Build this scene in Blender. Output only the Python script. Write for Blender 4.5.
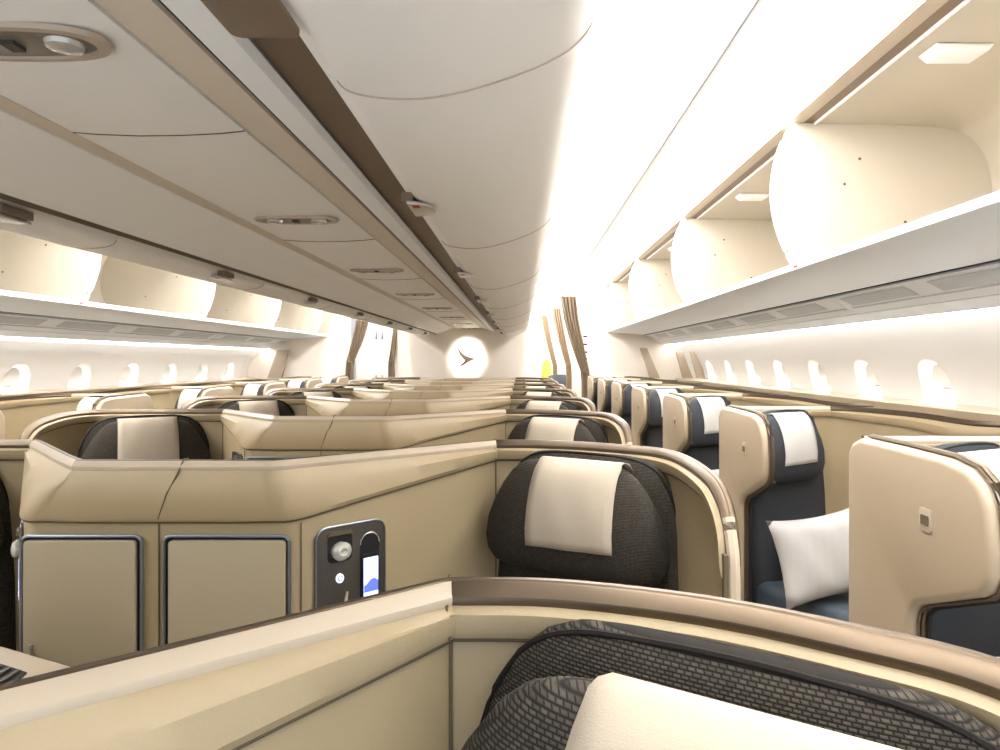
import bpy, bmesh, math
from mathutils import Vector, Matrix
PI = math.pi
scene = bpy.context.scene
for o in list(bpy.data.objects): bpy.data.objects.remove(o)
COL = scene.collection
H = 1.4                      # camera height above the floor; heights below are written relative to it
CX = -0.69                   # cabin centre line

# ---------------------------------------------------------------- camera, world, lights, exposure
cam = bpy.data.cameras.new('camera'); camo = bpy.data.objects.new('camera', cam); COL.objects.link(camo)
camo.location = (0, 0, H); camo.rotation_euler = (PI/2, 0, 0)
cam.sensor_width = 36; cam.lens = 25.2; cam.shift_x = -0.021; cam.shift_y = -0.014
cam.clip_start = 0.01; cam.clip_end = 100
scene.camera = camo
W = bpy.data.worlds.new('world'); scene.world = W; W.use_nodes = True
bg = W.node_tree.nodes['Background']; bg.inputs[0].default_value = (0.85, 0.92, 1, 1); bg.inputs[1].default_value = 0.5  # added soft fill, entering through the front left open behind the camera
vs = scene.view_settings
vs.view_transform = 'Standard'; vs.look = 'None'; vs.gamma = 1; vs.use_curve_mapping = False
vs.exposure = 1.8
CEIL_E, WALL_E, WIN_E = 10.0, 3.0, 8.0

# ---------------------------------------------------------------- materials
def srgb(r, g, b):
    f = lambda v: (v/255/12.92) if v/255 <= .04045 else ((v/255+.055)/1.055)**2.4
    return (f(r), f(g), f(b), 1)
def mat(name, rgb, rough=.5, metal=0, emit=0, bump=0, bscale=200, var=0, coat=0, spec=.5, ecol=None):
    m = bpy.data.materials.new(name); m.use_nodes = True
    nt = m.node_tree; b = nt.nodes['Principled BSDF']
    col = srgb(*rgb)
    b.inputs['Base Color'].default_value = col
    b.inputs['Roughness'].default_value = rough; b.inputs['Metallic'].default_value = metal
    b.inputs['Specular IOR Level'].default_value = spec
    if coat: b.inputs['Coat Weight'].default_value = coat; b.inputs['Coat Roughness'].default_value = .2
    if emit:
        b.inputs['Emission Color'].default_value = srgb(*(ecol or rgb)); b.inputs['Emission Strength'].default_value = emit
    tc = nt.nodes.new('ShaderNodeTexCoord')
    n = nt.nodes.new('ShaderNodeTexNoise'); n.inputs['Scale'].default_value = bscale; n.inputs['Detail'].default_value = 3
    nt.links.new(tc.outputs['Object'], n.inputs['Vector'])
    if bump:
        bp = nt.nodes.new('ShaderNodeBump'); bp.inputs['Strength'].default_value = bump; bp.inputs['Distance'].default_value = .002
        nt.links.new(n.outputs['Fac'], bp.inputs['Height']); nt.links.new(bp.outputs['Normal'], b.inputs['Normal'])
    if var:
        n2 = nt.nodes.new('ShaderNodeTexNoise'); n2.inputs['Scale'].default_value = 3
        nt.links.new(tc.outputs['Object'], n2.inputs['Vector'])
        mx = nt.nodes.new('ShaderNodeMixRGB'); mx.inputs[1].default_value = col
        mx.inputs[2].default_value = tuple(c*(1-var) for c in col[:3])+(1,)
        nt.links.new(n2.outputs['Fac'], mx.inputs[0]); nt.links.new(mx.outputs[0], b.inputs['Base Color'])
    return m
def weave(name, dark, light, sx=9, sz=5):
    m = mat(name, dark, .9, spec=.2); nt = m.node_tree; b = nt.nodes['Principled BSDF']
    tc = [n for n in nt.nodes if n.type == 'TEX_COORD'][0]
    sep = nt.nodes.new('ShaderNodeSeparateXYZ'); nt.links.new(tc.outputs['Object'], sep.inputs[0])
    cmb = nt.nodes.new('ShaderNodeCombineXYZ')
    nt.links.new(sep.outputs['X'], cmb.inputs['X']); nt.links.new(sep.outputs['Z'], cmb.inputs['Y'])
    br = nt.nodes.new('ShaderNodeTexBrick')
    br.inputs['Color1'].default_value = srgb(*light); br.inputs['Color2'].default_value = tuple(c*.6 for c in srgb(*light)[:3])+(1,)
    br.inputs['Mortar'].default_value = srgb(*dark)
    br.inputs['Scale'].default_value = 1; br.inputs['Mortar Size'].default_value = .0011; br.inputs['Mortar Smooth'].default_value = 1.0
    br.inputs['Brick Width'].default_value = .0050; br.inputs['Row Height'].default_value = .0028
    nt.links.new(cmb.outputs[0], br.inputs['Vector'])
    nt.links.new(br.outputs['Color'], b.inputs['Base Color'])
    bp = nt.nodes.new('ShaderNodeBump'); bp.inputs['Strength'].default_value = .6; bp.inputs['Distance'].default_value = .0015; bp.invert = True
    nt.links.new(br.outputs['Fac'], bp.inputs['Height']); nt.links.new(bp.outputs['Normal'], b.inputs['Normal'])
    return m
M = dict(
    shell=mat('shell_leather', (163, 145, 112), .5, bump=.15, bscale=350),
    band=mat('band_leather', (173, 154, 121), .45, bump=.15, bscale=350),
    wing=mat('wing_plastic', (168, 151, 128), .42, bump=.1, bscale=500),
    rail=mat('champagne_rail', (98, 84, 68), .42, .8),
    trimpale=mat('pale_trim', (190, 174, 152), .35),
    seam=mat('seam_brown', (96, 82, 62), .8),
    door=mat('door_laminate', (166, 153, 127), .45, bump=.1, bscale=600),
    gun=mat('gunmetal', (140, 146, 156), .3, .8),
    black=mat('black_gap', (18, 17, 16), .7),
    panel=mat('control_charcoal', (62, 57, 50), .5),
    fabric=weave('charcoal_weave', (30, 27, 23), (84, 77, 68)),
    fabricp=mat('charcoal_plain', (34, 30, 27), .85, bump=.5, bscale=900, spec=.2),
    slate=mat('daylight_tinted_fabric', (62, 64, 68), .85, bump=.5, bscale=900, spec=.2),  # centre seats' dark fabric again, window daylight's cool tint put into it
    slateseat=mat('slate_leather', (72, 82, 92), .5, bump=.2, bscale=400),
    cloth=mat('white_cloth', (176, 163, 144), .85, bump=.3, bscale=700),
    clothdaylit=mat('daylit_white_cloth', (196, 192, 187), .85, bump=.3, bscale=700),  # same white covers beside the windows, brighter light put into the colour
    pillow=mat('pillow_cotton', (186, 183, 180), .9, bump=.5, bscale=25),
    plastic=mat('cabin_plastic', (248, 244, 238), .5, bump=.05, bscale=300),
    belly=mat('bin_door_plastic', (247, 242, 235), .55, bump=.08, bscale=400),
    white=mat('cabin_white', (238, 237, 236), .5),
    under=mat('bin_underside', (238, 243, 250), .5),
    binin=mat('bin_interior', (188, 179, 163), .5),
    beige=mat('beige_strip', (214, 200, 180), .5),
    taupe=mat('taupe_strip', (178, 162, 143), .45),
    brown=mat('brown_strip', (120, 100, 80), .5),
    grey=mat('vent_grey', (196, 204, 214), .4),
    metal=mat('brushed_metal', (190, 186, 178), .3, .8),
    glass=mat('lamp_glass', (200, 196, 186), .12, .2, coat=1),
    red=mat('red_marker', (170, 40, 36), .5),
    curtain=mat('curtain_fabric', (128, 110, 90), .85, bump=.4, bscale=60),
    carpet=mat('carpet', (176, 170, 160), .95, bump=.8, bscale=300),
    bulk=mat('bulkhead_laminate', (238, 229, 217), .5),
    logo=mat('logo_metal', (86, 74, 58), .35, .5),
    shade=mat('window_shade', (222, 220, 216), .6),
    pane=mat('window_daylight', (255, 255, 255), .5, emit=WIN_E, ecol=(235, 245, 255)),
    cove=mat('cove_light', (255, 255, 255), .5, emit=CEIL_E, ecol=(252, 251, 250)),
    wash=mat('wash_light', (255, 255, 255), .5, emit=WALL_E, ecol=(255, 250, 244)),
    yellow=mat('yellow_cloth', (200, 180, 90), .8),
    lens=mat('lens_grey', (120, 112, 100), .3),
    screen=mat('screen_light', (170, 190, 225), .3, emit=.9),
    screenb=mat('screen_blue', (90, 105, 170), .3, emit=.5, ecol=(70, 90, 170)),
    button=mat('button_white', (230, 225, 235), .4, emit=.3),
)

# ---------------------------------------------------------------- helpers
class MB:
    """collects geometry and links it as one mesh object"""
    def __init__(s, fx=1): s.v = []; s.f = []; s.fx = fx
    def add(s, vs, fs):
        b = len(s.v); s.v += [tuple(v) for v in vs]; s.f += [tuple(b+i for i in f) for f in fs]
    def box(s, x0, x1, y0, y1, z0, z1):
        s.add([(x, y, z) for x in (x0, x1) for y in (y0, y1) for z in (z0, z1)],
              [(0,1,3,2),(4,6,7,5),(0,4,5,1),(2,3,7,6),(0,2,6,4),(1,5,7,3)])
    def rings(s, rs, closed=True, cap=True):
        n = len(rs[0]); b = len(s.v)
        for r in rs: s.v += [tuple(p) for p in r]
        for i in range(len(rs)-1):
            for j in range(n if closed else n-1):
                k = (j+1) % n
                s.f.append((b+i*n+j, b+i*n+k, b+(i+1)*n+k, b+(i+1)*n+j))
        if cap and closed:
            s.f.append(tuple(b+j for j in range(n))[::-1]); s.f.append(tuple(b+(len(rs)-1)*n+j for j in range(n)))
    def tube(s, pts, r, n=8, closed=False, flat=1):
        pts = [Vector(p) for p in pts]; rs = []
        m = len(pts)
        for i, p in enumerate(pts):
            a = pts[(i-1) % m] if (closed or i > 0) else p
            c = pts[(i+1) % m] if (closed or i < m-1) else p
            t = (c-a).normalized()
            up = Vector((0,0,1)) if abs(t.z) < .9 else Vector((0,1,0))
            u = t.cross(up).normalized(); w = u.cross(t).normalized()
            rs.append([p+u*r*math.cos(2*PI*j/n)+w*r*flat*math.sin(2*PI*j/n) for j in range(n)])
        if closed: rs.append(rs[0])
        s.rings(rs, True, not closed)
    def prism_yz(s, pts, x0, x1):      # pts (y,z)
        s.rings([[(x0, y, z) for y, z in pts], [(x1, y, z) for y, z in pts]])
    def prism_xz(s, pts, y0, y1):
        s.rings([[(x, y0, z) for x, z in pts], [(x, y1, z) for x, z in pts]])
    def prism_xy(s, pts, z0, z1):
        s.rings([[(x, y, z0) for x, y in pts], [(x, y, z1) for x, y in pts]])
    def xform(s, mtx):
        s.v = [tuple(mtx @ Vector(v)) for v in s.v]; return s
    def build(s, name, m, parent=None, smooth=True, bevel=0, angle=35, seg=2):
        me = bpy.data.meshes.new(name)
        me.from_pydata([(x*s.fx, y, z+H) for x, y, z in s.v], [], s.f)
        bm = bmesh.new(); bm.from_mesh(me)
        bmesh.ops.remove_doubles(bm, verts=bm.verts, dist=1e-6)
        bmesh.ops.recalc_face_normals(bm, faces=bm.faces)
        if bevel:
            bmesh.ops.dissolve_limit(bm, angle_limit=.01, verts=bm.verts, edges=bm.edges)
            es = [e for e in bm.edges if len(e.link_faces) == 2 and e.calc_face_angle(0) > .6]
            bmesh.ops.bevel(bm, geom=es, offset=bevel, segments=seg, affect='EDGES', profile=.5, clamp_overlap=True)
        bm.to_mesh(me); bm.free()
        me.materials.append(M[m] if isinstance(m, str) else m)
        if smooth:
            me.polygons.foreach_set('use_smooth', [True]*len(me.polygons))
            me.set_sharp_from_angle(angle=math.radians(angle))
        o = bpy.data.objects.new(name, me); COL.objects.link(o)
        if parent: o.parent = parent
        return o
def thing(name, label, cat, loc=(0,0,0), group=None):
    o = bpy.data.objects.new(name, None); COL.objects.link(o); o.location = loc
    o.empty_display_size = .1
    o['label'] = label; o['category'] = cat
    if group: o['group'] = group
    return o
def tag(o, label, cat, group=None):
    o['label'] = label; o['category'] = cat
    if group: o['group'] = group
    return o
def struct(o): o['kind'] = 'structure'; return o
def copy_tree(o, parent=None):
    c = o.copy(); COL.objects.link(c); c.parent = parent
    for ch in list(o.children):
        copy_tree(ch, c)
    return c
def catmull(pts, k=5):
    out = []; n = len(pts); P = [Vector(p) for p in pts]
    for i in range(n-1):
        a, b, c, d = P[max(i-1,0)], P[i], P[i+1], P[min(i+2,n-1)]
        for j in range(k):
            t = j/k
            out.append(.5*((2*b)+(c-a)*t+(2*a-5*b+4*c-d)*t*t+(3*b-a-3*c+d)*t**3))
    out.append(P[-1]); return out
ORD = ['first', 'second', 'third', 'fourth', 'fifth', 'sixth', 'seventh', 'eighth', 'ninth', 'tenth']

# ---------------------------------------------------------------- seats
def wall_path(pts, k=5):
    """pts: (x, y, top, band depth); returns points with inner normals"""
    P = catmull(pts_4(pts), k)
    return P
def pts_4(pts): return [Vector(p) for p in pts]
def v5(p): return Vector(tuple(p)+(0,)*(5-len(p)))
def with_normals(P):
    out = []
    for i, p in enumerate(P):
        a, c = P[max(i-1,0)], P[min(i+1,len(P)-1)]
        t = Vector((c[0]-a[0], c[1]-a[1])); t.normalize()
        out.append((p, Vector((t.y, -t.x))))
    return out
def loft(mb, PN, sec, closed=True):
    """sec(p) -> list of (offset, z)"""
    rs = [[(p[0]-p[4]*(q[2] if len(q) > 2 else 1)+n.x*q[0], p[1]+n.y*q[0], q[1]) for q in sec(p)] for p, n in PN]
    mb.rings(rs, closed, closed)
def build_wall(root, fx, segs, th=.018, bottom=-1.395, rail='rail'):
    """segs: list of point lists sharing end points; makes shell, padded_band, top_rail, seam"""
    A = []
    for sg in segs:
        q = catmull([v5(p) for p in sg], 5)
        A += q if not A else q[1:]
    PN = with_normals(A)
    m = MB(fx); loft(m, PN, lambda p: [(0, p[2]-.018, 1), (0, p[2]-p[3], 0), (0, bottom, 0), (-th, bottom, 0), (-th, p[2]-p[3], 0), (-th, p[2]-.018, 1)])
    m.build('shell', 'shell', root)
    m = MB(fx)
    loft(m, PN, lambda p: [(-.01, p[2]-.014), (.003, p[2]-.018), (.011, p[2]-.018-.15*p[3], .9), (.015, p[2]-.5*p[3], .55), (.013, p[2]-p[3]+.008, .1), (.007, p[2]-p[3], 0), (-.01, p[2]-p[3], 0)])
    m.build('padded_band', 'band', root)
    m = MB(fx)
    loft(m, PN, lambda p: [(-th-.002, p[2]-.02), (-th-.002, p[2]-.003), (-th+.002, p[2]), (-.010, p[2]), (-.0085, p[2]-.0012), (-.0085, p[2]-.02)])
    m.build('top_rail', rail, root, angle=20)
    k = sum(1 for _ in catmull([v5(p) for p in segs[0]], 5))
    for part, mm in ((PN[:k], 'trimpale'), (PN[k-1:], rail)):  # first run paler: light reflected off the rail put into its colour
        m = MB(fx)
        loft(m, part, lambda p: [(-.0086, p[2]-.021), (-.0086, p[2]-.0012), (-.005, p[2]-.0022), (.0045, p[2]-.0110), (.005, p[2]-.014), (.003, p[2]-.020)])
        m.build('rail_bevel', mm, root, angle=30)
    return A, PN
def superring(cx, cy, z, hw, ht, n=28, e=2.6, fn=None):
    r = []
    for j in range(n):
        a = 2*PI*j/n; c, s_ = math.cos(a), math.sin(a)
        x = math.copysign(abs(c)**(2/e), c)*hw; y = math.copysign(abs(s_)**(2/e), s_)*ht
        r.append((cx+x, cy+y, z))
    return r
HR = [(-.196,.085,.010),(-.199,.105,.022),(-.207,.125,.034),(-.222,.143,.045),(-.25,.164,.057),(-.285,.184,.066),(-.33,.203,.070),(-.375,.211,.066),(-.405,.207,.056),(-.425,.193,.042),(-.437,.17,.022)]
BR = [(-.186,.10,.01),(-.19,.13,.018),(-.20,.155,.026),(-.225,.185,.034),(-.27,.21,.04),(-.34,.228,.045),(-.50,.235,.055),(-.70,.235,.06),(-.90,.23,.06),(-.95,.225,.04)]
def interp(tab, z):
    for a, b in zip(tab, tab[1:]):
        if b[0] <= z <= a[0]:
            t = (a[0]-z)/(a[0]-b[0]) if a[0] != b[0] else 0
            return a[1]+(b[1]-a[1])*t, a[2]+(b[2]-a[2])*t
    return tab[-1][1:] if z < tab[-1][0] else tab[0][1:]
def seat_parts(root, fx, x, y, ang, fab, seatmat, dz=0, sx=1, bx=0, sw=1, cs=0):
    T = Matrix.Translation((x, y, dz)) @ Matrix.Rotation(ang, 4, 'Z')
    m = MB(fx); m.rings([superring(bx, .085+(.10*(-.19-z)*-.35), z, hw*sw, ht) for z, hw, ht in BR]); m.xform(T)
    m.build('backrest', fab, root, angle=60)
    # piping that follows the top outline of the backrest
    m = MB(fx)
    pr = [(-interp(BR, z)[0]*.97, .085-interp(BR, z)[1]*.42, z) for z in (-.75,-.6,-.45,-.34,-.27,-.235,-.21)]
    arc = pr + [(xx, .085-.014, -.1855-abs(xx)**2*.5) for xx in (-.12,-.06,0,.06,.12)] + [(-a, b, c) for a, b, c in reversed(pr)]
    arc = [(bx+a*sw, b, c) for a, b, c in arc]
    m.tube(catmull(arc, 3), .0028, 6); m.xform(T); m.build('piping', fab if fab != 'fabric' else 'fabricp', root)
    m = MB(fx); m.rings([superring(0, 0, z, hw*sx, ht) for z, hw, ht in HR]); m.xform(T)
    m.build('headrest', fab, root, angle=60)
    # cloth draped over the headrest
    zs = [-.20,-.205,-.215,-.23,-.25,-.27,-.29,-.31,-.33,-.35,-.366]
    def srf(xx, z):
        hw, ht = interp(HR, z); hw *= sx; q = min(.98, abs(xx)/hw)
        return -ht*(1-q**2.6)**(1/2.6)-.0045
    cols = [-1+2*i/10 for i in range(11)]
    rows = [[(cs+c*.094*sx, yy, zz) for c in cols] for yy, zz in ((.045,-.215),(.022,-.196),(0,-.1905),(-.012,-.1915))]
    for z in zs[1:]:
        w = (.094+.003*((-.2-z)/.2))*sx
        rows.append([(cs+c*w, srf(cs+c*w, z)-.0015*math.sin(c*7+z*30), z+.003*c) for c in cols])
    m = MB(fx); m.rings(rows, False, False); m.xform(T)
    o = m.build('headrest_cover', 'cloth' if fab == 'fabric' else 'clothdaylit', root, angle=70)
    sm = o.modifiers.new('th', 'SOLIDIFY'); sm.thickness = .0025; sm.offset = 1
    # seat cushion, base and leg rest
    m = MB(fx); m.box(bx-.235*sw, bx+.235*sw, -.50, .06, -.93, -.80); m.xform(T); m.build('seat_cushion', seatmat, root, bevel=.035, seg=4)
    m = MB(fx); m.box(bx-.22*sw, bx+.22*sw, -.46, .12, -1.395, -.935); m.xform(T); m.build('seat_base', 'panel', root, bevel=.015)
    m = MB(fx); m.box(bx-.225*sw, bx+.225*sw, -.56, -.47, -1.30, -.86); m.xform(T); m.build('leg_rest', seatmat, root, bevel=.025, seg=3)
    return T
def rrect(x0, x1, z0, z1, r, n=5):
    out = []
    for cx_, cz_, a0 in ((x1-r, z1-r, 0), (x0+r, z1-r, 90), (x0+r, z0+r, 180), (x1-r, z0+r, 270)):
        for i in range(n+1):
            a = math.radians(a0+90*i/n); out.append((cx_+r*math.cos(a), cz_+r*math.sin(a)))
    return out
def centre_seat(fx, label):
    root = thing('business_class_seat', label, 'airline seat', (CX, 0, 0), 'business class seats of the centre block')
    Z = -.19
    K = .63 if fx > 0 else .485
    LX = lambda t: .268+(K-.268)*t
    LY = lambda t: -.333*(1-t)
    D = .03 if fx > 0 else .09
    segA = [(0,-.345,Z,.115),(.08,-.345,Z,.115),(.15,-.345,Z,.115,D*.08),(.21,-.343,Z,.114,D*.5),(.26,-.337,Z,.112,D)]
    segA += [(LX(t),LY(t),Z,.11-.065*t,D*(1-t)) for t in (.2,.4,.6,.8,.97)]+[(K,0,Z,.045)]
    if fx > 0: segB = [(K,0,Z,.045),(.72,-.005,Z,.045),(.832,-.045,Z,.045),(.922,-.105,Z,.045)]
    else: segB = [(K,0,Z,.045),(.65,0,Z,.045),(.80,-.01,Z,.045),(.91,-.055,Z,.045)]
    if fx > 0: segB += [(.985,-.165,Z,.045),(1.015,-.26,Z-.003,.045),(1.028,-.40,Z-.015,.045),(1.032,-.47,Z-.04,.045),(1.034,-.505,Z-.08,.045),(1.034,-.52,Z-.13,.045)]
    else: segB = [(K,0,Z,.045),(.65,0,Z,.045),(.84,0,Z,.045),(.95,-.02,Z,.045),(.985,-.08,Z,.045),(.98,-.20,Z,.045),(.962,-.34,Z-.012,.045),(.955,-.41,Z-.035,.045),(.952,-.445,Z-.075,.045),(.951,-.46,Z-.13,.045)]
    ex, ey = (0, 0) if fx > 0 else (-.083, .06)
    A, PN = build_wall(root, fx, [segA, segB])
    # end trim of the wing: the rail turns down to the floor
    m = MB(fx); m.tube(catmull([(a+ex, b+ey, c) for a, b, c in [(1.040,-.498,Z-.075),(1.041,-.518,Z-.12),(1.041,-.526,Z-.17),(1.041,-.528,Z-.4),(1.041,-.528,-1.39)]], 4), .0105, 8)
    m.build('edge_trim', 'trimpale', root)
    m = MB(fx); m.box(1.024+ex, 1.031+ex, -.530+ey, -.516+ey, -1.39, Z-.13); m.build('edge_seam', 'seam', root)
    # stitched seams
    m = MB(fx)
    ci = min(range(len(A)), key=lambda i: (A[i][0]-K)**2+(A[i][1])**2)
    p, n = PN[ci]
    for xx, yy in ((p[0], p[1]),):
        m.tube([(xx, yy-.002, -1.2), (xx, yy-.002, Z-.045), (xx, yy-.014, Z-.043), (xx-.002, yy-.016, Z-.03), (xx-.003, yy-.008, Z-.018), (xx-.003, yy+.018, Z+.001)], .0016, 5)
    m.tube([(p[0]+n.x*.004, p[1]+n.y*.004, p[2]-p[3]-.002) for p, n in PN], .002, 5)
    m.tube([(.268,-.336,-.31), (.268,-.336,-1.2)], .0013, 5)
    if fx > 0: m.tube([(.0,-.346,-1.2), (.0,-.346,-.306), (.004,-.357,-.298), (.022,-.360,-.25), (.036,-.356,-.222), (.042,-.350,-.205), (.044,-.338,-.188), (.046,-.325,-.188)], .0016, 5)
    m.build('seam', 'seam', root)
    # storage cupboard with framed door
    if fx > 0: x0, x1 = .012, .25
    else: x0, x1 = .03, .27-.012
    y = -.345
    f = MB(fx); 
    f.prism_xz(rrect(x0, x1, -.62, -.332, .014), y-.003, y+.01); fo = f.build('door_recess', 'black', root)
    g = MB(fx); g.tube([(a, y-.006, b) for a, b in rrect(x0, x1, -.62, -.332, .014)], .0034, 8, True); g.build('door_frame', 'gun', root)
    d = MB(fx); d.prism_xz(rrect(x0+.010, x1-.006, -.614, -.340, .008), y-.012, y-.002); do = d.build('cupboard_door', 'door', root, bevel=.002)
    hnd = MB(fx); hnd.box(x1-.026, x1-.018, y-.018, y-.012, -.575, -.535); hnd.build('door_catch', 'metal', do, bevel=.002)
    # control panel on the slanted wall
    a = Vector((.268, -.333, 0)); b = Vector((K, 0, 0)); u = (b-a).normalized(); nn = Vector((u.y, -u.x, 0))
    if fx < 0: nn = Vector((u.y, -u.x, 0))
    ang = math.atan2(u.y, u.x)
    T = Matrix.Translation(a+u*.026+nn*.003) @ Matrix.Rotation(ang, 4, 'Z')     # local x along wall, -y towards the seat
    def P(): return MB(fx)
    m = P(); m.prism_xz(rrect(0, .155, -.56, -.328, .025), -.004, .004); m.xform(T); cp = m.build('control_panel', 'panel', root, bevel=.0015)
    m = P(); m.tube([(q, -.003, r) for q, r in rrect(0, .155, -.56, -.328, .025)], .002, 6, True); m.xform(T); m.build('panel_rim', 'gun', cp)
    m = P(); m.prism_xz(rrect(.024, .078, -.40, -.343, .012), -.0048, -.002); m.xform(T); lr = m.build('lamp_recess', 'black', cp)
    m = P(); m.rings([[(.052+r*math.cos(t*PI/8), yy, -.378+r*.9*math.sin(t*PI/8)) for t in range(16)] for r, yy in ((.021,-.005),(.021,-.012),(.016,-.018),(.009,-.020),(.003,-.017))]); m.xform(T); m.build('reading_lamp', 'glass', cp)
    m = P(); m.prism_xz([(.022,-.345),(.078,-.345),(.074,-.338),(.028,-.338)], -.011, -.003); m.xform(T); m.build('lamp_hood', 'seam', cp)
    m = P(); m.rings([[(.050+.0085*math.cos(t*PI/8), yy, -.432+.0095*math.sin(t*PI/8)) for t in range(16)] for yy in (-.004, -.007)]); m.xform(T); bt = m.build('power_button', 'button', cp)
    m = P(); m.tube([(.050+.0042*math.cos(t*PI/6), -.0075, -.432+.005*math.sin(t*PI/6)) for t in range(12)], .0009, 4, True); m.xform(T); m.build('button_ring', 'screenb', bt)
    m = P(); m.prism_xz([(.056,-.50),(.064,-.50),(.068,-.462),(.064,-.462)], -.007, -.003); m.xform(T); m.build('slider', 'trimpale', cp)
    m = P(); m.prism_xz(rrect(.096, .140, -.545, -.352, .018), -.0048, -.002); m.xform(T); m.build('handset_recess', 'black', cp)
    m = P(); m.tube([(.096+.022-.022*math.cos(t*PI/8), -.005, -.374+.022*math.sin(t*PI/8)) for t in range(9)], .0012, 5); m.xform(T); m.build('recess_rim', 'metal', cp)
    m = P(); m.prism_xz(rrect(.099, .137, -.535, -.395, .004), -.009, -.003); m.xform(T); hs = m.build('handset', 'black', cp)
    m = P(); m.box(.1015, .1345, -.0098, -.0088, -.495, -.402); m.xform(T); m.build('screen', 'screen', hs, smooth=False)
    m = P(); m.add([(.1015,-.0104,-.472),(.1345,-.0104,-.472),(.1345,-.0104,-.452),(.126,-.0104,-.445),(.116,-.0104,-.447),(.108,-.0104,-.455),(.1015,-.0104,-.458)], [tuple(range(7))])
    m.xform(T); m.build('screen_picture', 'screenb', hs, smooth=False)
    m = P(); m.box(.106,.130,-.0108,-.0102,-.481,-.4785); m.box(.108,.128,-.0108,-.0102,-.488,-.4855); m.xform(T); m.build('screen_text', 'button', hs, smooth=False)
    # low console between the two seats
    m = MB(fx); m.box(.004, .26, -.62, -.335, -1.395, -.64); m.build('console', 'wing', root, bevel=.012)
    if fx < 0:
        m = MB(fx)
        m.prism_xy([(.002,-.66),(.002,-.558),(.32,-.41),(.35,-.44),(.35,-.62),(.32,-.66)], -.60, -.494); m.build('armrest', 'trimpale', root, bevel=.01, seg=3)
        m = MB(fx)
        m.prism_xy([(.08,-.63),(.09,-.575),(.30,-.475),(.32,-.63)], -.495, -.491); ar = m.build('armrest_inlay', 'black', root)
        m = MB(fx)
        for k in range(9): m.box(.10+.021*k, .107+.021*k, -.622, -.575+.009*k, -.4915, -.487)
        m.build('inlay_ribs', 'panel', ar)
    seat_parts(root, fx, .800 if fx > 0 else .69, -.175, math.radians(-33), 'fabric', 'fabricp', dz=-.021, sx=1.03, bx=-.004, cs=(.026 if fx > 0 else 0))
    return root
def window_seat(fx, label):
    x0 = .77 if fx > 0 else -1.99
    root = thing('business_class_seat', label, 'airline seat', (x0, 0, 0), 'business class seats along the windows')
    Zt = -.175
    segA = [(.035,.0,Zt,.04),(.12,.0,Zt,.04),(.30,.0,Zt,.04),(.43,0,Zt,.04)]
    segB = [(.43,0,Zt,.04),(.50,-.05,Zt,.05),(.65,-.19,Zt-.01,.06),(.79,-.31,Zt-.03,.08),(.97,-.34,Zt-.035,.08)]
    build_wall(root, fx, [segA, segB])
    out = [(.02,-1.395),(.02,-.215),(0,-.19),(-.04,Zt),(-.20,Zt),(-.36,Zt-.003),(-.42,Zt-.013),(-.455,Zt-.035),(-.475,Zt-.07),(-.485,-.30),(-.485,-.355),(-.472,-.385),(-.45,-.40),(-.27,-.475),(-.245,-.495),(-.238,-.52),(-.238,-1.395)]
    m = MB(fx); m.prism_yz(out, 0, .034); o = m.build('side_panel', 'wing', root, bevel=.014, seg=3)
    # double trim line round the free edge of the panel
    path = [(y+0*.1, z) for y, z in out[3:]]
    m = MB(fx); m.tube([(.031, y-.002, z+.002) for y, z in path[:-1]]+[(.031,-.24,-1.38)], .007, 8); m.build('edge_trim', 'rail', root)
    m = MB(fx); m.tube([(.0205, y-.004, z+(.004 if z > -.3 else -.002)) for y, z in path[:-1]]+[(.0205,-.242,-1.38)], .0028, 6); m.build('edge_seam', 'seam', root)
    m = MB(fx); m.tube([(.038, y-.006, z+(.004 if z > -.3 else -.002)) for y, z in path[8:-1]]+[(.038,-.247,-1.38)], .007, 6); m.build('dark_gasket', 'black', root)
    # seat number placard
    m = MB(fx); m.prism_yz([(y, z) for y, z in rrect(-.325,-.285,-.325,-.28,.008)], -.003, .002); pl = m.build('seat_placard', 'taupe', o, bevel=.001)
    m = MB(fx); m.prism_yz([(y, z) for y, z in rrect(-.318,-.292,-.312,-.293,.003)], -.0042, -.0028); m.build('placard_mark', 'seam', pl)
    # console towards the window and armrest
    m = MB(fx); m.prism_xy([(.47,-.03-.06),(.80,-.37),(1.02,-.40),(1.02,-.80),(.62,-.80)], -1.395, -.62); m.build('console', 'shell', root, bevel=.012)
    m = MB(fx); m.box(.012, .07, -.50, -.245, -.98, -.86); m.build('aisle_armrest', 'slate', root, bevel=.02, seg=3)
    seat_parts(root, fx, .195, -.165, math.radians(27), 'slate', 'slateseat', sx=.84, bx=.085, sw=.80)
    return root

Y0, PITCH = .60, 1.08
cr = centre_seat(1, ''); cl = centre_seat(-1, '')
for k in range(8):
    for proto, side in ((cr, 'right'), (cl, 'left')):
        o = proto if k == 0 else copy_tree(proto)
        o.location.y = Y0+PITCH*k
        if k == 0: lb = f'cream-shelled seat nearest the camera, {side} of its pair, dark woven headrest'
        elif k == 1 and side == 'right': lb = 'cream-shelled centre seat with charcoal headrest, white cover and control panel, behind the foreground seat'
        else: lb = f'cream-shelled centre-block seat with dark headrest and white cover, {side} seat of the {ORD[k]} row back'
        o['label'] = lb
wr = window_seat(1, ''); wl = window_seat(-1, '')
for k in range(7):
    o = wr if k == 0 else copy_tree(wr)
    o.location.y = 1.635+PITCH*k
    o['label'] = f'dark window-side seat tinted cool as by daylight, with cream side panel, {ORD[k]} back along the right aisle'
for k in range(6):
    o = wl if k == 0 else copy_tree(wl)
    o.location.y = 2.69+PITCH*k
    o['label'] = f'dark window-side seat tinted cool as by daylight, with cream side panel, {ORD[k]} back beside the left windows'

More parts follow.
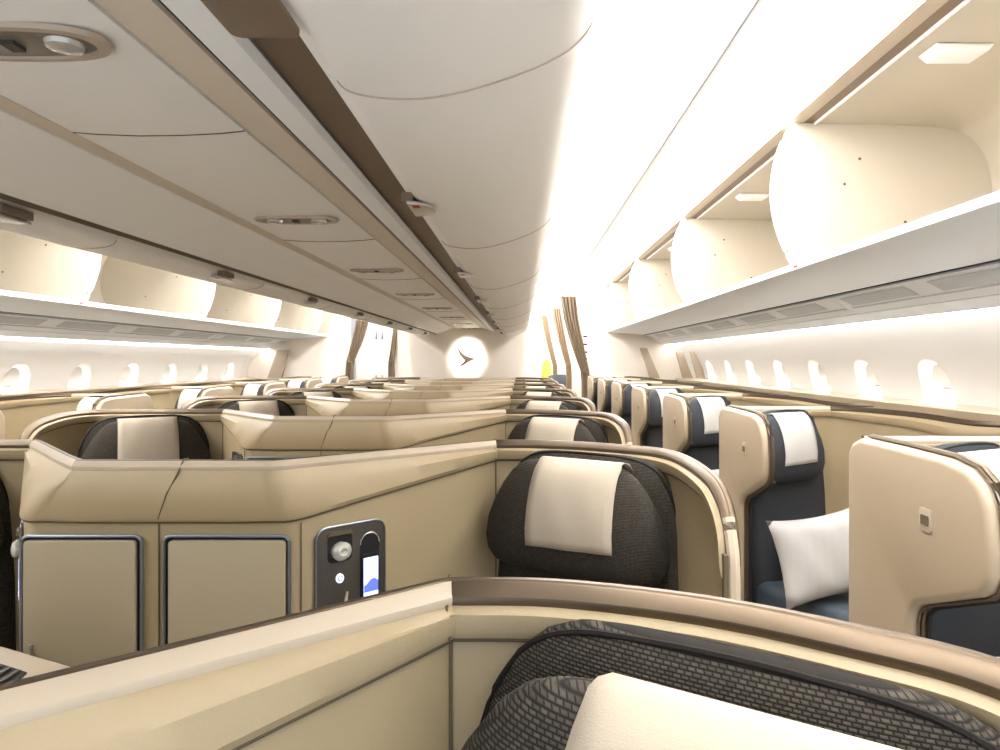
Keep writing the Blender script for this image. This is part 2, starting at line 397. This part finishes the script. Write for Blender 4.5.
# pillows
def pillow(loc, rz, tilt, label):
    n = 14; m = MB()
    w, h, t = .185, .145, .055
    def pt(i, j, s_):
        u = -1+2*i/n; v = -1+2*j/n
        e = (1-u**4)*(1-v**4)
        pin = 1-.10*(1-v*v)*(abs(u)**3); pin2 = 1-.12*(1-u*u)*(abs(v)**3)
        wr_ = .006*math.sin(9*u+4*v)*e
        return (u*w*pin, s_*(t*e**.55)+wr_*s_, v*h*pin2)
    for s_ in (-1, 1):
        vs_ = [pt(i, j, s_) for j in range(n+1) for i in range(n+1)]
        fs = [(j*(n+1)+i, j*(n+1)+i+1, (j+1)*(n+1)+i+1, (j+1)*(n+1)+i) for j in range(n) for i in range(n)]
        m.add(vs_, fs)
    m.v = [(x, y, z-H) for x, y, z in m.v]
    o = m.build('pillow', 'pillow', angle=80); o.location = loc; o.rotation_euler = (tilt, math.radians(-6), rz)
    return tag(o, label, 'pillow', 'white pillows on the window seats')
for k, lb in ((0, 'white pillow on the nearest right window seat, at the right edge of the view'),
              (1, 'plump white pillow propped on the window seat in the middle of the right side'),
              (2, 'white pillow on the third right window seat, mostly behind a side panel')):
    pillow((.77+.250, 1.635+PITCH*k-.36, H-.655), math.radians(14), math.radians(-14), lb)

# ---------------------------------------------------------------- room shell
YB = 8.9; YF = -.6; YE = 13.5
def prof(name, pts, y0, y1, m, parent=None, th=.0, kind=True):
    """open profile (x,z) run along Y as a thick sheet"""
    mb = MB()
    if th:
        ns = []
        for i, p in enumerate(pts):
            a, c = pts[max(i-1,0)], pts[min(i+1,len(pts)-1)]
            t = Vector((c[0]-a[0], c[1]-a[1])).normalized(); ns.append((-t.y, t.x))
        ring = list(pts)+[(p[0]+n[0]*th, p[1]+n[1]*th) for p, n in reversed(list(zip(pts, ns)))]
        mb.prism_xz(ring, y0, y1)
    else:
        mb.rings([[(x, y0, z) for x, z in pts], [(x, y1, z) for x, z in pts]], False, False)
    o = mb.build(name, m, parent, angle=40)
    if kind and not parent: struct(o)
    return o
m = MB(); m.box(-3.7, 2.4, YF, YE, -1.46, -1.40); struct(m.build('floor', 'carpet', smooth=False))
# ceilings of the two aisles, with a panel seam and cove lights
zc = .95
def mir(pts): return [(2*CX-x, z) for x, z in pts]
ceil_pts = [(.02,.955),(.20,.985),(.45,1.0),(.70,.995),(.90,.975),(1.06,.955)]
prof('ceiling', ceil_pts, YF, YE, 'white', th=.03)
prof('ceiling', list(reversed(mir(ceil_pts))), YF, YE, 'white', th=.03)
m = MB(); m.box(2*CX-.02, .02, YF, YE, .985, 1.01); struct(m.build('ceiling', 'white', smooth=False))
m = MB(); m.box(.652, .656, YF, YB, .9935, .997)
struct(m.build('trim_1', 'gun', smooth=False))
for fx, nm in ((1, 'right'), (-1, 'left')):
    q = [(.12,.955),(.15,.968),(.22,.978),(.22,.974),(.15,.962),(.12,.948)]
    q2 = [(.92,.962),(1.0,.955),(1.03,.945),(1.03,.94),(1.0,.948),(.92,.956)]
    if fx < 0: q, q2 = mir(q), mir(q2)
    for qq, w in ((q, 'centre bins'), (q2, 'window-side bins')):
        m = MB(); m.prism_xz(qq, YF, YB); o = m.build('cove_light', 'cove')
        tag(o, f'long glowing cove light in the {nm} aisle ceiling along the {w}', 'light')

# centre bins (closed) and the service channel between them
SE = [-.28+1.14*k for k in range(9)]
bel = [(-.225,.345),(-.215,.334),(-.19,.326),(-.14,.322),(-.09,.327),(-.03,.343),(.03,.366),(.07,.392),(.092,.43),(.10,.5),(.098,.62),(.085,.8),(.06,.95)]
def densify(p, k=3): return [(v[0], v[1]) for v in catmull([Vector((a, b, 0)) for a, b in p], k)]
bel = densify(bel)
def centre_bin(fx):
    root = thing('overhead_bin', '', 'overhead bin', (0,0,0), 'closed bins above the centre seats')
    ring = bel+[(-.25,.95),(-.25,.50),(-.245,.36)]
    if fx < 0: ring = mir(ring)
    m = MB(); m.prism_xz(ring, .002, 1.138); m.build('bin_door', 'belly', root, angle=30)
    m = MB(); sm_ = bel if fx > 0 else mir(bel); m.tube([(x, 0, z-.0003) for x, z in sm_], .0017, 5); m.build('seam', 'taupe', root)
    # latch
    s = (lambda x: x) if fx > 0 else (lambda x: 2*CX-x)
    yl = .62 if fx > 0 else .72
    m = MB(); m.rings([[(s(-.232+.052*abs(math.sin(a))*1), yl+.062*math.cos(a), zz-.10*0+ (0.0 if i else .0)) for i, a in enumerate([PI*j/12 for j in range(13)])] for zz in (.325,.318)])
    la = m.build('latch', 'metal', root, bevel=.001)
    m = MB(); xs = sorted((s(-.245), s(-.222))); m.box(xs[0], xs[1], yl-.05, yl+.05, .326, .345); m.build('latch_recess', 'brown', root)
    m = MB(); xs = sorted((s(-.222), s(-.208))); m.box(xs[0], xs[1], yl-.052, yl-.03, .3165, .3195); m.build('latch_marker', 'red', la)
    return root
cbr, cbl = centre_bin(1), centre_bin(-1)
for k, y in enumerate(SE[:-1]):
    for pr, nm in ((cbr, 'right'), (cbl, 'left')):
        o = pr if k == 0 else copy_tree(pr)
        o.location.y = y
        o['label'] = f'closed beige centre overhead bin on the {nm} aisle side, {ORD[k]} from the camera'
# service channel
m = MB(); m.prism_xy(rrect(-.292,-.222,.42,.712,.012), .328, .334); tag(m.build('gap_cover', 'brown', bevel=.001), 'dark brown cover plate on the ceiling groove at the top edge of the view', 'cover plate')
prof('trim_2', [(-.50,.422),(-.412,.402)], YF, YB, 'beige', th=.02)
prof('trim_3', [(-.412,.408),(-.388,.408)], YF, YB, 'black', th=.02)
prof('trim_4', [(-.392,.392),(-.37,.383),(-.335,.376),(-.330,.39)], YF, YB, 'white', th=.015)
prof('trim_5', [(-.335,.40),(-.24,.40)], YF, YB, 'brown', th=.02)
prof('trim_6', [(-.862,.418),(-.826,.421)], YF, YB, 'beige', th=.03)
prof('trim_7', [(-1.11,.36),(-1.075,.335)], YF, YB, 'seam', th=.02)
def channel_panel():
    root = thing('service_panel', '', 'service panel', (0,0,0), 'reading light panels above the centre seats')
    m = MB(); pp = [(-.822,.420),(-.78,.4165),(-.70,.4135),(-.62,.4145),(-.55,.418),(-.508,.4225)]
    m.prism_xz(pp+[(x, z+.02) for x, z in reversed(pp)], .002, 1.138); m.build('panel', 'plastic', root)
    yl = .76
    def oval(hx, hy, z, n=28, e=2.6):
        return [(-.655+math.copysign(abs(math.cos(2*PI*j/n))**(2/e), math.cos(2*PI*j/n))*hx, yl+math.copysign(abs(math.sin(2*PI*j/n))**(2/e), math.sin(2*PI*j/n))*hy, z) for j in range(n)]
    m = MB(); m.rings([oval(.122,.052,.4145), oval(.118,.050,.408), oval(.104,.040,.4075), oval(.102,.038,.4135)]); b = m.build('light_bezel', 'taupe', root)
    m = MB(); m.tube([(x, 0, z-.0003) for x, z in pp], .0014, 5); m.build('seam', 'seam', root)
    m = MB(); m.rings([oval(.103,.039,.4115), oval(.10,.037,.410)]); m.build('light_lens', 'lens', b)
    for xx in (-.72, -.59):
        m = MB(); m.rings([[(xx+r*math.cos(t*PI/8), yl+r*math.sin(t*PI/8), z) for t in range(16)] for r, z in ((.024,.4105),(.022,.404),(.012,.402))]); m.build('reading_light', 'glass', b)
    m = MB(); m.box(-.665,-.648,yl-.012,yl+.012,.404,.411); m.build('call_button', 'panel', b)
    return root
cp0 = channel_panel()
for k in range(8):
    o = cp0 if k == 0 else copy_tree(cp0)
    o.location.y = .145+1.14*k
    o['label'] = f'beige ceiling panel with an oval reading light over the centre seats, {ORD[k]} from the camera'
def blank_panel():
    m = MB(); pp = [(-1.068,.345),(-.866,.416)]
    m.prism_xz(pp+[(x, z+.018) for x, z in reversed(pp)], .002, 1.138); return m.build('filler_panel', 'plastic')
fp = blank_panel()
for k in range(8):
    o = fp if k == 0 else fp.copy()
    if k: COL.objects.link(o)
    o.location.y = -.20+1.14*k
    tag(o, f'plain beige sloping panel left of the reading lights, {ORD[k]} from the camera', 'ceiling panel', 'plain panels beside the reading lights')

# side bins (open) --------------------------------------------------------
def side_bin(fx, L, dz, xo):
    """local x=0 at the lip, growing to the wall; y 0..L; z relative to camera"""
    root = thing('overhead_bin', '', 'overhead bin', (xo, 0, 0), 'open bins along the right windows' if fx > 0 else 'open bins along the left windows')
    back = [(.03,.385),(.30,.392),(.55,.40),(.68,.44),(.74,.52),(.765,.62),(.76,.72),(.73,.82),(.66,.895),(.56,.925),(.40,.935),(.06,.940)]
    back = densify(back)
    n = len(back); ring = []
    for i, p in enumerate(back):
        a, c = back[max(i-1,0)], back[min(i+1,n-1)]
        t = Vector((c[0]-a[0], c[1]-a[1])).normalized(); ring.append((p[0]+t.y*.014, p[1]-t.x*.014))
    m = MB(fx); m.prism_xz([(x, z+dz) for x, z in back]+[(x, z+dz) for x, z in reversed(ring)], 0, L); m.build('bin_body', 'binin', root, angle=40)
    # divider with rounded front edge
    fr = [(.0,.385),(-.035,.45),(-.07,.55),(-.085,.65),(-.08,.75),(-.055,.85),(-.02,.92),(0,.945)]
    fr = densify(fr)
    ring2 = [(x, z+dz) for x, z in fr]+[(x, z+dz) for x, z in reversed(back)]
    for a, b in ((.004, .030), (L-.030, L-.004)):
        m = MB(fx); m.prism_xz(ring2, a, b); dv = m.build('bin_divider', 'binin', root, angle=30)
        m = MB(fx); m.tube([(x, (a+b)/2, z+dz) for x, z in fr], .0135, 8); m.build('divider_edge', 'white', dv)
    m = MB(fx)
    lip = [(-.005,.366),(.003,.362),(.20,.352),(.46,.333),(.47,.340),(.30,.375),(.03,.386),(.0,.392),(-.008,.386)]
    m.prism_xz([(x, z+dz) for x, z in lip], 0, L); m.build('bin_lip', 'under', root, angle=30)
    m = MB(fx); m.box(-.0095, -.006, L-.03, L+.0, .372+dz, .382+dz); m.build('lip_marker', 'red', root)
    for a, b, c in ((.18, .0, .70), (.42, .0, .55), (.24, .0, .80)):
        m = MB(fx); m.rings([[(a+.006*math.cos(t*PI/4), L-.0305-yy, c+dz+.006*math.sin(t*PI/4)) for t in range(8)] for yy in (0, .0015)])
        m.build('rivet', 'seam', root)
    m = MB(fx); m.prism_xz([(.12,.938+dz),(.30,.938+dz),(.28,.915+dz),(.15,.915+dz)], L*.60, L*.60+.10); m.build('hinge_cover', 'white', root, bevel=.006)
    m = MB(fx); m.box(-.045, .015, 0, L, .94+dz, .956+dz); m.build('header_strip', 'taupe', root)
    m = MB(fx); m.box(.015, .06, 0, L, .944+dz, .956+dz); m.build('hinge_gap', 'brown', root)
    m = MB(fx); m.box(.060, .067, 0, L, .934+dz, .956+dz); m.build('header_edge', 'white', root)
    m = MB(fx); m.box(-.050, -.046, 0, L, .948+dz, .953+dz); m.build('header_seam', 'seam', root)
    return root
XR = 1.10; LR = 1.85
sb = side_bin(1, LR, 0, XR)
for k in range(6):
    o = sb if k == 0 else copy_tree(sb)
    y = 2.80-LR*2+LR*(k) + LR*0
    o.location.y = y
    if y+LR > YB:
        o.scale.y = (YB-y)/LR
    o['label'] = f'open cream overhead bin above the right windows, {ORD[k]} from the camera'
XL = -2.46; LL = 1.48
sl = side_bin(-1, LL, -.055, XL)
for k in range(6):
    o = sl if k == 0 else copy_tree(sl)
    y = 3.92-LL*2+LL*k
    o.location.y = y
    if y+LL > YB: o.scale.y = (YB-y)/LL
    o['label'] = f'open cream overhead bin above the left windows, {ORD[k]} from the camera'

# service strips, wash lights, side walls, ledges
def side(fx, dz, xo, nm, wy, n0):
    X = lambda x: xo+fx*x
    def pr(name, pts, m, th=.0, y0=YF, y1=YB):
        mb = MB(); ring = [(X(x), z+dz) for x, z in pts]; mb.prism_xz(ring, y0, y1); return mb.build(name, m, angle=30)
    # x measured from the bin lip
    struct(pr(f'trim_{n0}', [(.455,.334),(.49,.330),(.49,.36),(.455,.36)], 'black'))
    # PSU segments
    for k in range(6):
        y = .35+1.62*k
        root = thing('service_panel', f'grey and white service strip under the {nm} bins, {ORD[k]} from the camera', 'service panel', (0, y, 0), f'service strips under the {nm} bins')
        L = min(1.60, YB-y-.01)
        mb = MB(); mb.prism_xz([(X(x), z+dz) for x, z in [(.475,.322),(.63,.243),(.65,.258),(.49,.345)]], 0, L); mb.build('strip_body', 'under', root)
        mb = MB()
        for a in (.20, .95):
            mb.prism_xz([(X(x), z+dz) for x, z in [(.492,.311),(.56,.276),(.565,.280),(.497,.316)]], a, a+.58)
        mb.build('vent', 'grey', root)
        mb = MB(); mb.prism_xz([(X(x), z+dz) for x, z in [(.575,.268),(.582,.265),(.585,.27),(.578,.274)]], .02, L-.02); mb.build('seam', 'grey', root)
    struct(pr(f'trim_{n0+1}', [(.632,.241),(.738,.207),(.75,.22),(.65,.256)], 'under'))
    o = pr('wash_light', [(.74,.206),(.80,.190),(.81,.20),(.75,.22)], 'wash')
    tag(o, f'long glowing strip light above the {nm} windows', 'light')
    # wall with window openings
    wp = [(.78,.26),(.84,.19),(.90,.10),(.96,0),(1.0,-.10),(1.025,-.20),(1.04,-.32),(1.06,-.6),(1.06,-1.40)]
    if nm == 'left': wp = [(x, z-(dz if z < .1 else 0)) for x, z in wp]
    def wx(z):
        for a, b in zip(wp, wp[1:]):
            if b[1] <= z <= a[1]: return a[0]+(b[0]-a[0])*(a[1]-z)/(a[1]-b[1])
        return wp[-1][0]
    zc_, hz, hy = -.15, .155, .13
    mb = MB(); zlev = [.26,.19,.10]; 
    def P(y, z): return (X(wx(z)), y, z+dz*(1 if z > .1 else .5 if nm == 'left' else 1))
    # above and below the window belt
    ys = [YF]+[w-.35 for w in wy]+[wy[-1]+.35, YB]
    for y0, y1 in zip(ys, ys[1:]):
        if y1 <= y0: continue
        for za, zb in ((.26,.19),(.19,.10)): mb.add([P(y0,za),P(y1,za),P(y1,zb),P(y0,zb)], [(0,1,2,3)])
        for za, zb in ((-.36,-.6),(-.6,-1.40)): mb.add([P(y0,za),P(y1,za),P(y1,zb),P(y0,zb)], [(0,1,2,3)])
        yc = (y0+y1)/2
        hit = [w for w in wy if abs(w-yc) < .02]
        if not hit:
            zz = [.10,0,-.10,-.20,-.36]
            for za, zb in zip(zz, zz[1:]): mb.add([P(y0,za),P(y1,za),P(y1,zb),P(y0,zb)], [(0,1,2,3)])
        else:
            w = hit[0]; n = 32; inner = []; outer = []
            for j in range(n):
                a = 2*PI*j/n; c, s_ = math.cos(a), math.sin(a)
                e = 2.5
                inner.append((w+math.copysign(abs(c)**(2/e), c)*hy, zc_+math.copysign(abs(s_)**(2/e), s_)*hz))
                k_ = 1/max(abs(c)/1, abs(s_)/1)
                yy = w+c*k_*.35; z_ = zc_+s_*k_*(.25 if s_ > 0 else .21)
                outer.append((yy, z_))
            mids = [((a[0]+b[0])/2, (a[1]+b[1])/2) for a, b in zip(inner, outer)]
            mb.rings([[P(*p) for p in inner], [P(*p) for p in mids], [P(*p) for p in outer]], True, False)
            wn = MB(); dx = .075*fx
            def Q(p, d, sc):
                y_ = w+(p[0]-w)*sc; z_ = zc_+(p[1]-zc_)*sc
                q = P(y_, z_); return (q[0]+d*fx, y_, q[2])
            wn.rings([[Q(p, -.002, 1.03) for p in inner], [Q(p, .0, 1) for p in inner], [Q(p, .03, .90) for p in inner], [Q(p, .07, .84) for p in inner]], True, False)
            idx = wy.index(w)+1+(0 if nm == 'right' else 20)
            wo = struct(wn.build(f'window_{idx}', 'white'))
            pm = MB(); pm.rings([[Q(p, .070, .86) for p in inner], [Q(p, .078, .86) for p in inner]]); pm.build('window_pane', 'pane', wo)
            zcut = zc_+.0-.012*((idx*7) % 3)
            sh = MB(); rs = []
            for d in (.055, .060):
                rs.append([Q((p[0], max(p[1], zcut)), d, .87) for p in inner])
            sh.rings(rs); sh.build('window_shade', 'shade', wo); zs_ = [zcut]
            hd = MB(); x_, _, zz_ = P(w, zs_[-1]+.012); xs = sorted((x_+.05*fx, x_+.057*fx)); hd.box(xs[0], xs[1], w-.03, w+.03, zz_-.004, zz_+.004); hd.build('shade_handle', 'taupe', wo)
    wall = struct(mb.build(f'wall_{nm}', 'white', angle=50))
    # ledge under the windows and lower wall
    zo = 0
    mb = MB(); ring = [(X(.86), -.235), (X(.855), -.222), (X(.87), -.212), (X(1.06), -.208), (X(1.06), -.26), (X(.88), -.262)]
    mb.prism_xz(ring, YF, YB); struct(mb.build(f'trim_{n0+2}', 'trimpale', angle=30))
    mb = MB(); ring = [(X(.875), -.26), (X(.845), -.32), (X(.83), -.60), (X(.83), -1.40), (X(.86), -1.40), (X(.86), -.60), (X(.90), -.26)]
    mb.prism_xz(ring, YF, YB); struct(mb.build(f'trim_{n0+3}', 'shell', angle=30))
side(1, 0, XR, 'right', [2.15+.70*i for i in range(9)], 10)
side(-1, -.055, XL, 'left', [4.12+.70*i for i in range(7)], 20)

# ---------------------------------------------------------------- aft bulkheads, curtains, logo
def px(x, y, Y=YB): return ((x-521)*Y/700, (361-y)*Y/700)
m = MB(); m.box(-1.60, .22, YB, YB+.08, -1.40, 1.0); struct(m.build('wall_back', 'bulk', bevel=.004))
m = MB(); m.box(.86, 2.3, YB, YB+.08, -1.40, 1.0); struct(m.build('wall_back_right', 'bulk', bevel=.004))
m = MB(); m.box(-3.65, -2.18, YB, YB+.08, -1.40, 1.0); struct(m.build('wall_back_left', 'bulk', bevel=.004))
m = MB(); m.box(2.30, 2.36, YF, YE, -1.40, 1.05); struct(m.build('wall_right_outer', 'white'))
m = MB(); m.box(-3.72, -3.66, YF, YE, -1.40, 1.05); struct(m.build('wall_left_outer', 'white'))
m = MB(); m.box(-3.7, 2.4, YE, YE+.06, -1.40, 1.05); struct(m.build('wall_far', 'white'))
# slanted class divider fins by the far windows
for n_, (a, b, c, d) in enumerate(((650,378,640,348),(683,378,676,352),(697,378,690,352))):
    Yq = YB-.12-.35*n_
    p = [px(a, b, Yq), px(a+10, b, Yq), px(c+7, d, Yq), px(c, d, Yq)]
    m = MB(); m.prism_xz(p, Yq, Yq+.04); tag(m.build('partition_fin', 'taupe', bevel=.003), f'slanted taupe partition fin by the far right windows, {ORD[n_]} from the aisle', 'partition')
p = [px(270, 378), px(284, 378), px(291, 350), px(280, 350)]
m = MB(); m.prism_xz(p, YB-.10, YB-.05); tag(m.build('partition_fin', 'taupe', bevel=.003), 'slanted taupe partition fin by the far left windows', 'partition')
# logo
lg = [(857,343),(866,368),(884,392),(908,410),(938,422),(972,430),(948,438),(928,446),(908,460),(890,472),(872,474),(888,462),(904,446),(908,438),(892,424),(874,400),(862,372)]
pts = [px(320+a*.16, 290+b*.16) for a, b in lg]
m = MB(); m.prism_xz(pts, YB-.012, YB-.001)
tag(m.build('bird_logo', 'logo', smooth=False), 'small metallic swooping bird logo on the cream rear bulkhead', 'logo')
sp = bpy.data.lights.new('logo_spot', 'SPOT'); sp.energy = 14; sp.spot_size = math.radians(46); sp.spot_blend = .6; sp.color = (1,.96,.9); sp.shadow_soft_size = .03
so = bpy.data.objects.new('logo_spotlight', sp); COL.objects.link(so); so.location = (-.64, YB-.65, H+.30)
so.rotation_euler = (Vector((-.68, YB, H+.06))-so.location).to_track_quat('-Z', 'Y').to_euler()
tag(so, 'small spotlight aimed at the bird logo on the bulkhead', 'light')
# curtains
def curtain(xt0, xt1, xm0, xm1, xb0, xb1, yt, ym, yb, Y, label, folds=5):
    n = 40; rows = []
    zs = [yt+(yb-yt)*i/24 for i in range(25)]
    for yy in zs:
        if yy < ym: t = (yy-yt)/(ym-yt); t = t**1.4; a = xt0+(xm0-xt0)*t; b = xt1+(xm1-xt1)*t
        else: t = (yy-ym)/(yb-ym); t = t**.7; a = xm0+(xb0-xm0)*t; b = xm1+(xb1-xm1)*t
        r = []
        for j in range(n+1):
            u = j/n; X_, Z_ = px(a+(b-a)*u, yy, Y)
            r.append((X_, Y+.035*math.sin(u*folds*2*PI), Z_))
        rows.append(r)
    m = MB(); m.rings(rows, False, False); root = m.build('curtain', 'curtain', angle=60)
    s_ = root.modifiers.new('th', 'SOLIDIFY'); s_.thickness = .008
    X_, Z_ = px((xm0+xm1)/2, ym, Y); w = (xm1-xm0)/2*Y/700
    m = MB(); m.tube([(X_+(w*.5+.01)*math.cos(t*PI/8), Y+.06*math.sin(t*PI/8), Z_) for t in range(16)], .007, 6, True, 1.6); m.build('tie_band', 'brown', root)
    return tag(root, label, 'curtain', 'tied-back galley curtains')
curtain(356, 369, 346, 353, 344, 353, 317, 362, 520, YB-.06, 'taupe curtain gathered at the left edge of the left aisle opening')
curtain(393, 397, 388, 394, 387, 396, 326, 362, 520, YB-.06, 'narrow taupe curtain at the right edge of the left aisle opening', 3)
curtain(560, 576, 581, 589, 583, 592, 296, 372, 520, YB-.06, 'taupe curtain sweeping down the right side of the right aisle opening')
curtain(551, 560, 566, 571, 567, 572, 300, 366, 470, 10.6, 'second taupe curtain further back in the right aisle', 4)
curtain(540, 546, 553, 557, 553, 557, 305, 366, 450, 12.2, 'third pale brown curtain deepest in the right aisle', 4)
# galley behind the left aisle opening
def galley(x0, x1, Y, label):
    root = thing('galley_cabinet', label, 'cabinet', ((x0+x1)/2, Y, 0), None)
    w = (x1-x0)/2
    m = MB(); m.box(-w, w, 0, .4, -1.39, .95); m.build('cabinet_body', 'bulk', root)
    for z0, z1 in ((-1.3,-.45),(-.43,.2),(.22,.8)):
        for s_ in (-1, 1):
            m = MB(); m.box(min(s_*.01, s_*(w-.02)), max(s_*.01, s_*(w-.02)), -.012, -.001, z0, z1); d = m.build('cabinet_door', 'white', root, bevel=.006)
            m = MB(); m.box(min(s_*.03, s_*.06), max(s_*.03, s_*.06), -.026, -.012, z0+.1, z0+.22); m.build('door_latch', 'gun', d, bevel=.003)
    return root
galley(-2.45, -1.75, 10.4, 'white galley cabinet with latched doors beyond the left aisle opening')
# right aisle beyond the bulkhead
m = MB(); m.box(.05, .12, 9.3, 13.4, -1.4, .95); struct(m.build('wall_galley', 'bulk'))
m = MB(); m.box(.95, 1.02, 9.3, 13.4, -1.4, .95); struct(m.build('wall_galley', 'bulk'))
m = MB(); m.box(.25, .80, 9.6, 13.0, .80, .83); tag(m.build('ceiling_light', 'wash'), 'glowing ceiling panel beyond the right aisle opening', 'light')
m = MB(); m.box(-2.3, -1.6, 9.3, 10.2, .90, .93); tag(m.build('ceiling_light', 'wash'), 'glowing ceiling panel beyond the left aisle opening', 'light')
# jump seat, vest and service cart column behind the right opening
root = thing('cabin_seat', 'blue seat standing beyond the right aisle opening', 'airline seat', (.62, 11.5, 0))
m = MB(); m.rings([superring(0, 0, z, w, .06) for z, w in ((-.22,.10),(-.25,.17),(-.5,.2),(-.9,.2))]); m.build('backrest', 'slateseat', root)
m = MB(); m.box(-.2,.2,-.45,.05,-1.0,-.86); m.build('seat_cushion', 'slateseat', root, bevel=.03)
m = MB(); m.box(-.17,.17,-.4,.05,-1.395,-1.0); m.build('seat_base', 'panel', root)
m = MB(); m.rings([superring(.44, 12.0, z, w, .06) for z, w in ((.02,.03),(-.02,.07),(-.25,.09),(-.9,.09),(-1.395,.08))])
tag(m.build('garment_bag', 'yellow'), 'tall yellow garment bag beyond the right aisle opening', 'garment bag')
root = thing('handset_column', 'cream service column with dark handset slots beside the right curtain', 'service column', (.80, YB-.02, 0))
m = MB(); m.box(-.03,.05,-.04,.04,-1.395,.62); m.build('column_body', 'bulk', root, bevel=.006)
m = MB()
for z in (-.16,-.11,-.06,.02,.10,.2,.3): m.box(-.015,.035,-.046,-.039,z,z+.022)
m.build('handset_slot', 'black', root)
